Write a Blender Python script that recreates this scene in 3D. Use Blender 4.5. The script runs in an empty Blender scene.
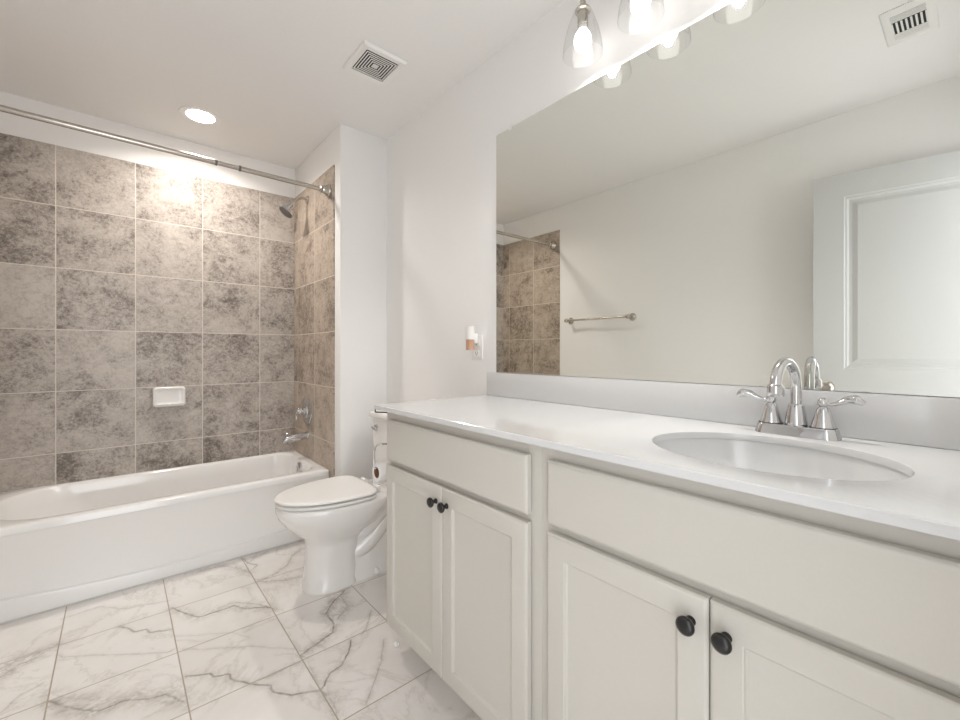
import bpy, bmesh, math, random
from mathutils import Vector, Matrix
import numpy as np
random.seed(4)
PI = math.pi
scene = bpy.context.scene
col = scene.collection

# ------------------------------------------------------------------ camera
cam_d = bpy.data.cameras.new('camera'); cam = bpy.data.objects.new('camera', cam_d); col.objects.link(cam)
cam.location = (-1.289, 0.0, 1.105)
cam.rotation_euler = (PI/2, 0, -math.radians(40.45))
cam_d.sensor_width = 36.0
cam_d.lens = 424.76/960*36.0
cam_d.shift_y = -8.6/960
cam_d.clip_start = 0.02
scene.camera = cam

# ------------------------------------------------------------------ light and exposure
world = bpy.data.worlds.new('hall_daylight'); scene.world = world; world.use_nodes = True
bg = world.node_tree.nodes['Background']; bg.inputs[0].default_value = (0.95, 0.97, 1.0, 1); bg.inputs[1].default_value = 1.35
def area(name, loc, rot, sx, sy, power, colr, portal=False):
    d = bpy.data.lights.new(name, 'AREA'); d.shape = 'RECTANGLE'; d.size = sx; d.size_y = sy; d.energy = power; d.color = colr
    o = bpy.data.objects.new(name, d); o.location = loc; o.rotation_euler = rot; col.objects.link(o)
    if portal: d.cycles.is_portal = True
    return o
# daylight from the hall comes in through the open doorway behind the camera
area('doorway_portal', (-1.36, -0.262, 1.03), (PI/2, 0, 0), 0.79, 2.06, 1, (1, 1, 1), True)
BULB = 2.0      # frosted lamp skin
BULB_W = 5.0    # each lamp's downward output
CAN = 11.0       # visible diffuser
CAN_W = 3.5    # directed downward output
vs = scene.view_settings
vs.view_transform = 'Standard'; vs.look = 'None'; vs.gamma = 1; vs.use_curve_mapping = False
vs.exposure = 1.56
scene.cycles.max_bounces = 14; scene.cycles.diffuse_bounces = 9; scene.cycles.glossy_bounces = 6
scene.cycles.transparent_max_bounces = 16; scene.cycles.use_denoising = True
scene.cycles.sample_clamp_indirect = 6

# ------------------------------------------------------------------ materials
def new_mat(name):
    m = bpy.data.materials.new(name); m.use_nodes = True
    return m, m.node_tree, m.node_tree.nodes['Principled BSDF']
def simple(name, c, rough=0.5, metal=0.0, spec=0.5, bump=0.0, bscale=200, coat=0.0):
    m, nt, p = new_mat(name)
    p.inputs['Base Color'].default_value = (*c, 1); p.inputs['Roughness'].default_value = rough
    p.inputs['Metallic'].default_value = metal; p.inputs['Specular IOR Level'].default_value = spec
    p.inputs['Coat Weight'].default_value = coat
    n = nt.nodes.new('ShaderNodeTexNoise'); n.inputs['Scale'].default_value = bscale; n.inputs['Detail'].default_value = 3
    tc = nt.nodes.new('ShaderNodeTexCoord'); nt.links.new(tc.outputs['Object'], n.inputs['Vector'])
    # faint tone variation keeps the surface from looking like plastic
    mx = nt.nodes.new('ShaderNodeMix'); mx.data_type = 'RGBA'; mx.blend_type = 'MULTIPLY'
    mx.inputs[0].default_value = 0.04; mx.inputs[6].default_value = (*c, 1)
    nt.links.new(n.outputs['Fac'], mx.inputs[7]); nt.links.new(mx.outputs[2], p.inputs['Base Color'])
    if bump:
        b = nt.nodes.new('ShaderNodeBump'); b.inputs['Strength'].default_value = bump; b.inputs['Distance'].default_value = 0.002
        nt.links.new(n.outputs['Fac'], b.inputs['Height']); nt.links.new(b.outputs[0], p.inputs['Normal'])
    return m
M = {}
M['paint'] = simple('wall_paint', (0.86, 0.852, 0.842), 0.75, spec=0.25, bump=0.22, bscale=170)
M['ceiling'] = simple('ceiling_paint', (0.83, 0.819, 0.806), 0.85, spec=0.15, bump=0.35, bscale=120)
M['trim'] = simple('trim_paint', (0.80, 0.80, 0.785), 0.4)
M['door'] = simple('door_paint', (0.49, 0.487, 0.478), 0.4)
M['cabinet'] = simple('cabinet_paint', (0.585, 0.560, 0.512), 0.38, spec=0.4)
M['cab_gap'] = simple('cabinet_inside', (0.30, 0.28, 0.25), 0.8)
M['counter'] = simple('cultured_marble', (0.67, 0.672, 0.672), 0.12, coat=0.3)
M['porcelain'] = simple('porcelain', (0.82, 0.808, 0.79), 0.09, coat=0.5)
M['tub'] = simple('tub_enamel', (0.85, 0.845, 0.835), 0.13, coat=0.4)
M['plastic'] = simple('white_plastic', (0.82, 0.81, 0.79), 0.35)
M['chrome'] = simple('chrome', (0.66, 0.66, 0.67), 0.04, metal=1)
M['nickel'] = simple('brushed_nickel', (0.56, 0.52, 0.47), 0.22, metal=1)
M['black'] = simple('black_metal', (0.012, 0.011, 0.010), 0.3, spec=0.5)
M['dark'] = simple('dark_recess', (0.03, 0.028, 0.026), 0.8)
M['caulk'] = simple('caulk', (0.62, 0.61, 0.59), 0.6)
M['grey_slot'] = simple('grey_slot', (0.16, 0.155, 0.15), 0.7)
M['paper'] = simple('tissue_paper', (0.84, 0.82, 0.80), 0.9, bump=0.3, bscale=300)
M['card'] = simple('cardboard', (0.22, 0.11, 0.055), 0.9)
M['amber'] = simple('amber_liquid', (0.55, 0.33, 0.22), 0.15)
M['lvl'] = simple('overflow_shadow', (0.25, 0.23, 0.21), 0.3, metal=1)

def mirror_mat():
    m, nt, p = new_mat('mirror_glass')
    p.inputs['Base Color'].default_value = (0.85, 0.86, 0.82, 1); p.inputs['Metallic'].default_value = 1; p.inputs['Roughness'].default_value = 0.0
    return m
M['mirror'] = mirror_mat()
def emit(name, c, s):
    m = bpy.data.materials.new(name); m.use_nodes = True; nt = m.node_tree; nt.nodes.clear()
    out = nt.nodes.new('ShaderNodeOutputMaterial'); e = nt.nodes.new('ShaderNodeEmission')
    e.inputs[0].default_value = (*c, 1); e.inputs[1].default_value = s
    nt.links.new(e.outputs[0], out.inputs[0]); return m
M['bulb'] = emit('lit_bulb', (1.0, 0.97, 0.93), BULB)
M['can_lens'] = emit('lit_downlight', (1.0, 0.87, 0.745), CAN)

class NG:
    """tiny wrapper for math on node sockets"""
    def __init__(s, nt): s.nt = nt
    def m(s, op, a, b=None, c=None):
        n = s.nt.nodes.new('ShaderNodeMath'); n.operation = op
        for i, v in enumerate((a, b, c)):
            if v is None: continue
            if hasattr(v, 'links'): s.nt.links.new(v, n.inputs[i])
            else: n.inputs[i].default_value = v
        return n.outputs[0]
    def noise(s, vec, scale, detail=4, rough=0.55, dist=0.0):
        n = s.nt.nodes.new('ShaderNodeTexNoise'); n.inputs['Scale'].default_value = scale; n.inputs['Detail'].default_value = detail
        n.inputs['Roughness'].default_value = rough; n.inputs['Distortion'].default_value = dist
        s.nt.links.new(vec, n.inputs['Vector']); return n.outputs['Fac']
    def ramp(s, fac, stops):
        r = s.nt.nodes.new('ShaderNodeValToRGB'); e = r.color_ramp.elements
        while len(e) < len(stops): e.new(0.5)
        for k, (p, c) in enumerate(stops): e[k].position = p; e[k].color = (*c, 1) if len(c) == 3 else c
        s.nt.links.new(fac, r.inputs[0]); return r.outputs[0]
    def mix(s, fac, a, b, blend='MIX'):
        n = s.nt.nodes.new('ShaderNodeMix'); n.data_type = 'RGBA'; n.blend_type = blend
        for i, v in ((0, fac), (6, a), (7, b)):
            if hasattr(v, 'links'): s.nt.links.new(v, n.inputs[i])
            else: n.inputs[i].default_value = v if i == 0 else (*v, 1)
        return n.outputs[2]
    def combine(s, x, y, z):
        n = s.nt.nodes.new('ShaderNodeCombineXYZ')
        for i, v in enumerate((x, y, z)):
            if hasattr(v, 'links'): s.nt.links.new(v, n.inputs[i])
            else: n.inputs[i].default_value = v
        return n.outputs[0]
def glass_mat():
    m = bpy.data.materials.new('seeded_glass'); m.use_nodes = True; nt = m.node_tree; nt.nodes.clear()
    out = nt.nodes.new('ShaderNodeOutputMaterial'); mix = nt.nodes.new('ShaderNodeMixShader')
    tr = nt.nodes.new('ShaderNodeBsdfTransparent'); tr.inputs[0].default_value = (0.965, 0.97, 0.97, 1)
    gl = nt.nodes.new('ShaderNodeBsdfGlossy'); gl.inputs['Roughness'].default_value = 0.03
    lw = nt.nodes.new('ShaderNodeLayerWeight'); lw.inputs['Blend'].default_value = 0.5
    g = NG(nt); fr_ = g.m('ADD', g.m('MULTIPLY', g.m('POWER', lw.outputs['Facing'], 4.0), 0.75), 0.075)
    n = nt.nodes.new('ShaderNodeTexVoronoi'); n.inputs['Scale'].default_value = 240
    tc = nt.nodes.new('ShaderNodeTexCoord'); nt.links.new(tc.outputs['Object'], n.inputs['Vector'])
    b = nt.nodes.new('ShaderNodeBump'); b.inputs['Strength'].default_value = 0.12; b.inputs['Distance'].default_value = 0.001
    nt.links.new(n.outputs['Distance'], b.inputs['Height']); nt.links.new(b.outputs[0], gl.inputs['Normal'])
    nt.links.new(fr_, mix.inputs[0]); nt.links.new(tr.outputs[0], mix.inputs[1]); nt.links.new(gl.outputs[0], mix.inputs[2])
    nt.links.new(mix.outputs[0], out.inputs[0])
    return m
M['glass'] = glass_mat()
def grid_nodes(g, u, v, u0, v0, p, gw):
    """cell ids and a 0/1 grout mask for a square grid"""
    a = g.m('DIVIDE', g.m('SUBTRACT', u, u0), p); b = g.m('DIVIDE', g.m('SUBTRACT', v, v0), p)
    ca, cb = g.m('FLOOR', a), g.m('FLOOR', b)
    fa, fb = g.m('SUBTRACT', a, ca), g.m('SUBTRACT', b, cb)
    da = g.m('MINIMUM', fa, g.m('SUBTRACT', 1.0, fa)); db = g.m('MINIMUM', fb, g.m('SUBTRACT', 1.0, fb))
    d = g.m('MULTIPLY', g.m('MINIMUM', da, db), p)
    return ca, cb, d, g.m('LESS_THAN', d, gw/2)
def tile_mat(name, axis, u0, v0, seed, light_tint=(1, 1, 1)):
    m, nt, p = new_mat(name); g = NG(nt)
    tc = nt.nodes.new('ShaderNodeTexCoord'); sp = nt.nodes.new('ShaderNodeSeparateXYZ'); nt.links.new(tc.outputs['Object'], sp.inputs[0])
    u = sp.outputs[axis]; v = sp.outputs[2]
    ca, cb, d, mask = grid_nodes(g, u, v, u0, v0, 0.336, 0.0042)
    wn = nt.nodes.new('ShaderNodeTexWhiteNoise'); wn.noise_dimensions = '3D'; nt.links.new(g.combine(ca, cb, seed), wn.inputs['Vector'])
    r = wn.outputs['Value']
    vec = g.combine(g.m('ADD', u, g.m('MULTIPLY', ca, 3.37)), g.m('ADD', v, g.m('MULTIPLY', cb, 5.91)), g.m('MULTIPLY', r, 20.0))
    big = g.noise(vec, 4.2, 6, 0.6, 0.6)
    mid = g.noise(vec, 15.0, 10, 0.78, 0.7)
    fine = g.noise(vec, 70.0, 6, 0.8, 0.5)
    vein = g.m('ABSOLUTE', g.m('SUBTRACT', g.noise(vec, 9.0, 6, 0.68, 1.2), 0.5))
    dv = lambda n, w: g.m('MULTIPLY', g.m('SUBTRACT', n, 0.5), w)
    f = g.m('ADD', 0.5, g.m('ADD', dv(big, 0.80), g.m('ADD', dv(mid, 0.85), dv(fine, 0.95))))
    f = g.m('ADD', f, g.m('MULTIPLY', g.m('SUBTRACT', r, 0.42), 0.16))
    c = g.ramp(f, [(0.24, (0.15, 0.130, 0.114)), (0.37, (0.28, 0.247, 0.219)), (0.47, (0.42, 0.376, 0.338)), (0.66, (0.52, 0.475, 0.432))])
    vf = g.ramp(vein, [(0.0, (0.72, 0.70, 0.68)), (0.035, (0.93, 0.92, 0.91)), (0.08, (1, 1, 1))])
    c = g.mix(0.55, c, vf, 'MULTIPLY')
    pits = g.ramp(g.noise(vec, 150.0, 3, 0.6, 0.0), [(0.30, (0.55, 0.52, 0.5)), (0.36, (1, 1, 1))])
    c = g.mix(0.7, c, pits, 'MULTIPLY')
    c = g.mix(1.0, c, light_tint, 'MULTIPLY')
    c = g.mix(mask, c, (0.66, 0.61, 0.545))
    nt.links.new(c, p.inputs['Base Color'])
    rg = g.m('ADD', 0.38, g.m('MULTIPLY', mask, 0.4)); nt.links.new(rg, p.inputs['Roughness'])
    h = g.m('MINIMUM', g.m('MULTIPLY', d, 260.0), 1.0)
    b = nt.nodes.new('ShaderNodeBump'); b.inputs['Strength'].default_value = 0.5; b.inputs['Distance'].default_value = 0.0015
    nt.links.new(g.m('ADD', h, g.m('MULTIPLY', fine, 0.25)), b.inputs['Height']); nt.links.new(b.outputs[0], p.inputs['Normal'])
    return m
def floor_mat():
    m, nt, p = new_mat('marble_floor_tile'); g = NG(nt)
    tc = nt.nodes.new('ShaderNodeTexCoord'); sp = nt.nodes.new('ShaderNodeSeparateXYZ'); nt.links.new(tc.outputs['Object'], sp.inputs[0])
    u, v = sp.outputs[0], sp.outputs[1]
    ca, cb, d, mask = grid_nodes(g, u, v, -0.786, 1.570, 0.336, 0.0042)
    wn = nt.nodes.new('ShaderNodeTexWhiteNoise'); wn.noise_dimensions = '3D'; nt.links.new(g.combine(ca, cb, 2.0), wn.inputs['Vector'])
    vec = g.combine(g.m('ADD', u, g.m('MULTIPLY', ca, 2.1)), g.m('ADD', v, g.m('MULTIPLY', cb, 4.3)), g.m('MULTIPLY', wn.outputs['Value'], 9.0))
    at = nt.nodes.new('ShaderNodeAttribute'); at.attribute_name = 'vein'
    at2 = nt.nodes.new('ShaderNodeAttribute'); at2.attribute_name = 'cloud'
    base = g.ramp(g.noise(vec, 3.0, 5, 0.6, 0.4), [(0.35, (0.74, 0.712, 0.685)), (0.6, (0.81, 0.787, 0.766))])
    faint = g.m('ABSOLUTE', g.m('SUBTRACT', g.noise(vec, 2.6, 8, 0.62, 0.9), 0.5))
    base = g.mix(0.5, base, g.ramp(faint, [(0.0, (0.70, 0.68, 0.65)), (0.012, (0.9, 0.89, 0.88)), (0.04, (1, 1, 1))]), 'MULTIPLY')
    brk = g.noise(vec, 30.0, 8, 0.75, 1.0)
    cl = g.m('MULTIPLY', at2.outputs['Fac'], g.ramp(brk, [(0.36, (0, 0, 0)), (0.66, (1, 1, 1))]))
    c = g.mix(cl, base, (0.34, 0.30, 0.26))
    ve = g.m('MULTIPLY', at.outputs['Fac'], g.ramp(g.noise(vec, 24.0, 5, 0.7, 0.0), [(0.30, (0.25, 0.25, 0.25)), (0.55, (1, 1, 1))]))
    c = g.mix(ve, c, (0.13, 0.112, 0.092))
    c = g.mix(mask, c, (0.40, 0.345, 0.275))
    nt.links.new(c, p.inputs['Base Color'])
    nt.links.new(g.m('ADD', 0.22, g.m('MULTIPLY', mask, 0.5)), p.inputs['Roughness'])
    h = g.m('MINIMUM', g.m('MULTIPLY', d, 350.0), 1.0)
    b = nt.nodes.new('ShaderNodeBump'); b.inputs['Strength'].default_value = 0.4; b.inputs['Distance'].default_value = 0.001
    nt.links.new(h, b.inputs['Height']); nt.links.new(b.outputs[0], p.inputs['Normal'])
    return m
M['floor'] = floor_mat()
M['tile_back'] = tile_mat('stone_tile_long_wall', 0, -1.545, 0.552-0.336*2, 1.0)
M['tile_end'] = tile_mat('stone_tile_end_wall', 1, 2.823, 0.552-0.336*2, 7.0, (1.0, 0.93, 0.85))  # browner multiplier paints warm lighting into the end-wall tile colour

# ------------------------------------------------------------------ mesh helpers
def box(bm, x0, x1, y0, y1, z0, z1, bev=0.0, seg=2):
    v = [bm.verts.new((x, y, z)) for x in (x0, x1) for y in (y0, y1) for z in (z0, z1)]
    f = [(0,1,3,2), (4,6,7,5), (0,4,5,1), (2,3,7,6), (0,2,6,4), (1,5,7,3)]
    fs = [bm.faces.new([v[i] for i in q]) for q in f]
    if bev:
        es = list({e for q in fs for e in q.edges})
        bmesh.ops.bevel(bm, geom=es, offset=bev, segments=seg, profile=0.5, affect='EDGES')
def loft(bm, rings, cap0=True, cap1=True, closed=False):
    """rings: lists of points, same count; joined into a skin"""
    rv = [[bm.verts.new(p) for p in r] for r in rings]; n = len(rv[0])
    k = len(rv) if closed else len(rv)-1
    for i in range(k):
        a, b = rv[i], rv[(i+1) % len(rv)]
        for j in range(n): bm.faces.new((a[j], a[(j+1) % n], b[(j+1) % n], b[j]))
    if not closed:
        if cap0: bm.faces.new(rv[0][::-1])
        if cap1: bm.faces.new(rv[-1])
    return rv
def frame_of(d):
    d = Vector(d).normalized(); up = Vector((0, 0, 1)) if abs(d.z) < 0.9 else Vector((1, 0, 0))
    a = d.cross(up).normalized(); return a, d.cross(a).normalized(), d
def lathe(bm, prof, org, axis=(0,0,1), n=32, cap0=True, cap1=True, sx=1.0, sy=1.0):
    """prof: (radius, height along axis)"""
    a, b, d = frame_of(axis); o = Vector(org)
    loft(bm, [[o + d*h + a*(max(r, 1e-5)*sx*math.cos(2*PI*k/n)) + b*(max(r, 1e-5)*sy*math.sin(2*PI*k/n)) for k in range(n)] for r, h in prof], cap0, cap1)
def smooth_path(pts, m=8):
    P = [Vector(p) for p in pts]; P = [P[0]*2-P[1]] + P + [P[-1]*2-P[-2]]; out = []
    for i in range(1, len(P)-2):
        for k in range(m):
            t = k/m; a, b, c, d = P[i-1:i+3]
            out.append(0.5*((2*b) + (c-a)*t + (2*a-5*b+4*c-d)*t*t + (3*b-a-3*c+d)*t**3))
    out.append(P[-2]); return out
def tube(bm, pts, r, n=16, smooth=0, flat=1.0):
    """r: a number or a list per control point"""
    P = [Vector(p) for p in pts]; R = list(r) if isinstance(r, (list, tuple)) else [r]*len(P)
    if smooth:
        Q = smooth_path(P, smooth); R2 = []
        for i in range(len(Q)):
            t = i/smooth; k = min(int(t), len(R)-2); R2.append(R[k]*(1-(t-k)) + R[k+1]*(t-k))
        P, R = Q, R2
    rings = []; prev = None
    for i, p in enumerate(P):
        d = (P[min(i+1, len(P)-1)] - P[max(i-1, 0)]).normalized()
        if prev is None: a, b, _ = frame_of(d)
        else:
            a = (prev - d*prev.dot(d)).normalized(); b = d.cross(a).normalized()
        prev = a
        rings.append([p + a*(R[i]*math.cos(2*PI*k/n)) + b*(R[i]*flat*math.sin(2*PI*k/n)) for k in range(n)])
    loft(bm, rings)
def rect_rings(bm, u0, u1, v0, v1, rings, fn, cap0=True):
    """nested rectangles (inset, depth) mapped by fn(u, v, d)"""
    R = []
    for ins, d in rings:
        R.append([fn(u, v, d) for u, v in ((u0+ins, v0+ins), (u1-ins, v0+ins), (u1-ins, v1-ins), (u0+ins, v1-ins))])
    loft(bm, R, cap0, True)
def sph(bm, c, r, n=20, sz=1.0):
    prof = [(r*math.sin(PI*k/12), -r*sz*math.cos(PI*k/12)) for k in range(13)]
    lathe(bm, prof, c, n=n)

def root(name, loc, label=None, cat=None, group=None, kind=None):
    o = bpy.data.objects.new(name, None); o.empty_display_size = 0.05; o.location = loc; col.objects.link(o)
    tag(o, label, cat, group, kind); return o
def tag(o, label=None, cat=None, group=None, kind=None):
    if label: o['label'] = label
    if cat: o['category'] = cat
    if group: o['group'] = group
    if kind: o['kind'] = kind
    return o
def wloc(o):
    v = Vector(o.location)
    while o.parent: o = o.parent; v += Vector(o.location)
    return v
def obj(name, bm, mat, parent=None, org=None, smooth=40, label=None):
    """bm is in world coordinates; linked as one mesh object (org = its own origin when top-level)"""
    base = wloc(parent) if parent else Vector((0, 0, 0))
    off = Vector(org) if org is not None else (base if parent else Vector((0, 0, 0)))
    bmesh.ops.recalc_face_normals(bm, faces=bm.faces)
    bmesh.ops.translate(bm, verts=bm.verts, vec=-off)
    me = bpy.data.meshes.new(name); bm.to_mesh(me); bm.free()
    for k in (mat if isinstance(mat, (list, tuple)) else [mat]): me.materials.append(k)
    if smooth:
        me.shade_smooth(); me.set_sharp_from_angle(angle=math.radians(smooth))
    o = bpy.data.objects.new(name, me); col.objects.link(o)
    o.location = off - base
    if parent: o.parent = parent
    if label: o['label'] = label
    return o
def B(): return bmesh.new()
def struct(name, bm, mat, smooth=0):
    o = obj(name, bm, mat, smooth=smooth); o['kind'] = 'structure'; return o
def copy_tree(o, parent=None):
    c = o.copy(); col.objects.link(c)
    if parent: c.parent = parent
    for ch in [x for x in list(o.children)]: copy_tree(ch, c)
    return c

# ------------------------------------------------------------------ room
H = 2.44; XL = -1.8245; XW = -0.2993; Y1 = 2.42; YB = 3.253; YD = -0.16; T = 0.10; YH = -0.262
TY0, TZ = 2.502, 2.224
# floor: a fine grid that carries the traced marble veins
def seg_dist(px, py, a, b):
    ax, ay = a; bx, by = b; dx, dy = bx-ax, by-ay; L = dx*dx+dy*dy+1e-12
    t = np.clip(((px-ax)*dx+(py-ay)*dy)/L, 0, 1); return np.hypot(px-(ax+t*dx), py-(ay+t*dy))
def build_floor():
    s = 0.004; xs = np.arange(XL, -0.40+s, s); ys = np.arange(1.0, 2.60+s, s)
    nx, ny = len(xs), len(ys); X, Y = np.meshgrid(xs, ys, indexing='ij')
    vein = np.zeros_like(X); cloud = np.zeros_like(X)
    for pts, w, st, cw, cs in VEINS:
        P = [Vector((a, b, 0)) for a, b in pts]; Q = [P[i]+(P[i+1]-P[i])*k/5 for i in range(len(P)-1) for k in range(5)]+[P[-1]]
        rr = random.Random(len(pts)*7+int(abs(pts[0][0])*1000))
        Q = [(q.x+rr.uniform(-.0022, .0022), q.y+rr.uniform(-.0022, .0022)) for q in Q]
        x0 = min(q[0] for q in Q)-.08; x1 = max(q[0] for q in Q)+.08; y0 = min(q[1] for q in Q)-.08; y1 = max(q[1] for q in Q)+.08
        i0, i1 = np.searchsorted(xs, [x0, x1]); j0, j1 = np.searchsorted(ys, [y0, y1])
        sx, sy = X[i0:i1, j0:j1], Y[i0:i1, j0:j1]
        if sx.size == 0: continue
        D = np.full(sx.shape, 9.0)
        for a, b in zip(Q[:-1], Q[1:]): D = np.minimum(D, seg_dist(sx, sy, a, b))
        vein[i0:i1, j0:j1] = np.maximum(vein[i0:i1, j0:j1], st*np.clip(1.35-D/w, 0, 1))
        if cs: cloud[i0:i1, j0:j1] = np.maximum(cloud[i0:i1, j0:j1], cs*np.exp(-(D/cw)**2))
    idx = np.arange(nx*ny).reshape(nx, ny)
    q = np.stack([idx[:-1, :-1], idx[1:, :-1], idx[1:, 1:], idx[:-1, 1:]], -1).reshape(-1, 4)
    V = np.stack([X.ravel(), Y.ravel(), np.zeros(nx*ny)], 1)
    # plain floor around the fine patch (under the vanity, the tub, and towards the door)
    x0, x1, xe, y0, y1, ya, yb = xs[0], xs[-1], 0.0, ys[0], ys[-1], YH, YB
    extra = []; ef = []
    def rect(a, b, c, d):
        k = nx*ny+len(extra); extra.extend([(a, c, 0), (b, c, 0), (b, d, 0), (a, d, 0)]); ef.append((k, k+1, k+2, k+3))
    rect(x0, xe, ya, y0); rect(x0, xe, y1, yb); rect(x1, xe, y0, y1)
    V = np.vstack([V, extra]); F = np.vstack([q, ef])
    me = bpy.data.meshes.new('floor'); me.from_pydata(V.tolist(), [], F.tolist())
    for nm, arr in (('vein', vein), ('cloud', cloud)):
        a = me.attributes.new(nm, 'FLOAT', 'POINT'); a.data.foreach_set('value', np.concatenate([arr.ravel(), np.zeros(len(extra))]).astype(np.float32))
    me.materials.append(M['floor'])
    o = bpy.data.objects.new('floor', me); col.objects.link(o); o['kind'] = 'structure'
_C = (-1.289, 1.105); _t = math.radians(40.45)
def fl(zx, zy, ox=0.0, oy=540.0, k=2.4):
    """where a vein seen in the photograph lies on the floor tiles (metres)"""
    u = (ox+zx/k-480)/424.76; b = -(oy+zy/k-351.4)/424.76
    dx = math.sin(_t)+u*math.cos(_t); dy = math.cos(_t)-u*math.sin(_t); s = -_C[1]/b
    return (_C[0]+dx*s, dy*s)
def V_(pts, w=.003, st=.8, cw=.02, cs=.35): return ([fl(*p) for p in pts], w, st, cw, cs)
VEINS = [
 V_([(415,163),(440,175),(478,185),(520,172),(560,158),(590,165),(640,160),(655,165)], .0032, .8, .03, .6),
 V_([(520,165),(560,150),(600,152),(640,158)], .002, .5, .02, .4),
 V_([(445,328),(505,320),(512,328),(550,322),(556,336),(600,345),(650,350),(655,366),(700,372),(770,360),(778,350),(790,322),(820,300),(838,265),(842,240)], .003, .85, .02, .45),
 V_([(600,345),(650,325),(690,305),(722,292)], .0025, .55, .02, .5),
 V_([(155,188),(200,172),(240,160),(300,165),(350,155),(400,147)], .002, .35, .015, .3),
 V_([(284,208),(310,212),(320,221),(350,214),(360,222),(410,215)], .0026, .8, .012, .4),
 V_([(116,385),(150,398),(200,408),(240,410),(300,385),(360,380),(400,370),(438,388)], .0028, .65, .035, .8),
 V_([(125,370),(170,380),(250,385),(330,372),(410,362)], .002, .2, .03, .6),
 V_([(0,310),(40,290),(80,275),(130,255)], .0022, .4, .035, .8),
 V_([(0,330),(45,300),(90,282)], .0022, .4, .03, .7),
 V_([(582,44),(595,56),(618,60),(604,72)], .0026, .7, .015, .4),
 V_([(480,75),(530,62),(575,68),(600,80)], .002, .35, .03, .6),
 V_([(828,122),(800,148),(782,176),(800,200),(798,222),(770,242),(742,262),(725,275)], .0034, .8, .03, .95),
 V_([(815,130),(835,160),(810,190)], .0024, .5, .03, .8),
 V_([(890,170),(880,210),(868,225)], .0022, .4, .01, .4),
 V_([(920,240),(915,290),(898,340),(880,390)], .0022, .42, .015, .45),
 V_([(135,275),(150,280),(250,276),(350,272),(400,270),(420,262)], .0018, .4, .012, .3),
 V_([(440,262),(480,262),(600,255),(718,262)], .0016, .32, .012, .3),
 V_([(410,232),(480,228),(560,222),(600,235)], .0016, .3, .012, .2),
 V_([(620,100),(680,98),(720,88)], .002, .45, .02, .6),
 V_([(625,96),(660,82),(690,60),(700,40),(722,22)], .0026, .55, .02, .6),
 V_([(600,50),(640,28),(690,15)], .002, .4, .02, .4),
 V_([(0,415),(50,372),(102,345)], .0018, .4, .01, .3),
 V_([(740,292),(765,345),(790,400),(800,425)], .0016, .25, .012, .3),
 V_([(775,362),(800,395),(810,425)], .002, .35, .03, .6),
 V_([(660,275),(700,272),(740,285)], .0016, .25, .01, .2),
]
build_floor()
bm = B(); box(bm, XL-T, T, YH-0.02, YB+T, H, H+0.1); struct('ceiling', bm, M['ceiling'])
bm = B(); box(bm, 0, T, YH, Y1, 0, H); struct('wall_right', bm, M['paint'])
bm = B(); box(bm, XL-T, XL, YH, YB+T, 0, H); struct('wall_left', bm, M['paint'])
bm = B(); box(bm, XW, T, Y1, YB, 0, H, 0.004); struct('wall_wing', bm, M['paint'], 30)
bm = B(); box(bm, XL, T, YB, YB+T, 0, H); struct('wall_far', bm, M['paint'])
bm = B()
box(bm, XL, -1.765, YH, YD, 0, H); box(bm, -0.975, 0, YH, YD, 0, H); box(bm, -1.765, -0.975, YH, YD, 2.075, H)
struct('wall_near', bm, M['paint'])
# door casing on the near wall
bm = B(); box(bm, -0.985, -0.92, YD, YD+0.014, 0, 2.14, 0.003); box(bm, -1.765, -0.92, YD, YD+0.014, 2.075, 2.14, 0.003)
box(bm, -0.989, -0.975, YH, YD, 0, 2.075); struct('trim_1', bm, M['trim'])
# baseboards
bm = B(); box(bm, XL, XL+0.013, 0.0, 2.555, 0, 0.083, 0.002); struct('baseboard_left', bm, M['trim'])
bm = B(); box(bm, XW+0.001, -0.014, Y1-0.013, Y1, 0, 0.083, 0.002); struct('baseboard_wing', bm, M['trim'])
bm = B(); box(bm, -0.013, 0, 1.436, Y1-0.013, 0, 0.083, 0.002); struct('baseboard_right', bm, M['trim'])
# stone tile surround
TT = 0.008
bm = B(); box(bm, XL+TT, XW-TT, YB-TT, YB, 0.30, TZ, 0.0015, 1); struct('tile_wall_far', bm, M['tile_back'])
bm = B(); box(bm, XW-TT, XW, TY0, YB, 0.0, TZ, 0.0015, 1); struct('tile_wall_right', bm, M['tile_end'])
bm = B(); box(bm, XL, XL+TT, TY0, YB, 0.0, TZ, 0.0015, 1); struct('tile_wall_left', bm, M['tile_end'])

# open door leaf resting near the left wall (seen in the mirror)
dr = root('door_1', (-1.757, -0.158, 0.012), kind='structure'); dr['category'] = 'door'
L, HT = 0.757, 2.035; th = math.atan2(0.123, 0.747)
def dmap(u, v, d):   # u along the leaf, v up, d out of the leaf towards the room
    return Vector((-1.757 + math.sin(th)*u + math.cos(th)*d, -0.158 + math.cos(th)*u - math.sin(th)*d, 0.012+v))
bm = B(); ST, RT = 0.128, 0.120
def dbox(u0, u1, v0, v1, d0=-0.035, d1=0.0):
    loft(bm, [[dmap(u, v, d) for u, v in ((u0, v0), (u1, v0), (u1, v1), (u0, v1))] for d in (d0, d1)])
dbox(0, ST, 0, HT); dbox(L-ST, L, 0, HT)
for a, b in ((0, 0.235), (0.865, 1.0), (HT-RT, HT)): dbox(ST, L-ST, a, b)
for a, b in ((0.235, 0.865), (1.0, HT-RT)):
    rect_rings(bm, ST, L-ST, a, b, [(0, 0.0), (0.006, -0.004), (0.012, -0.004), (0.022, -0.011), (0.034, -0.011), (0.055, -0.003)], dmap, cap0=False)
    rect_rings(bm, ST, L-ST, a, b, [(0, -0.035), (0.02, -0.026), (0.05, -0.030)], dmap, cap0=False)
obj('leaf', bm, M['door'], dr, smooth=20)
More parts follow.
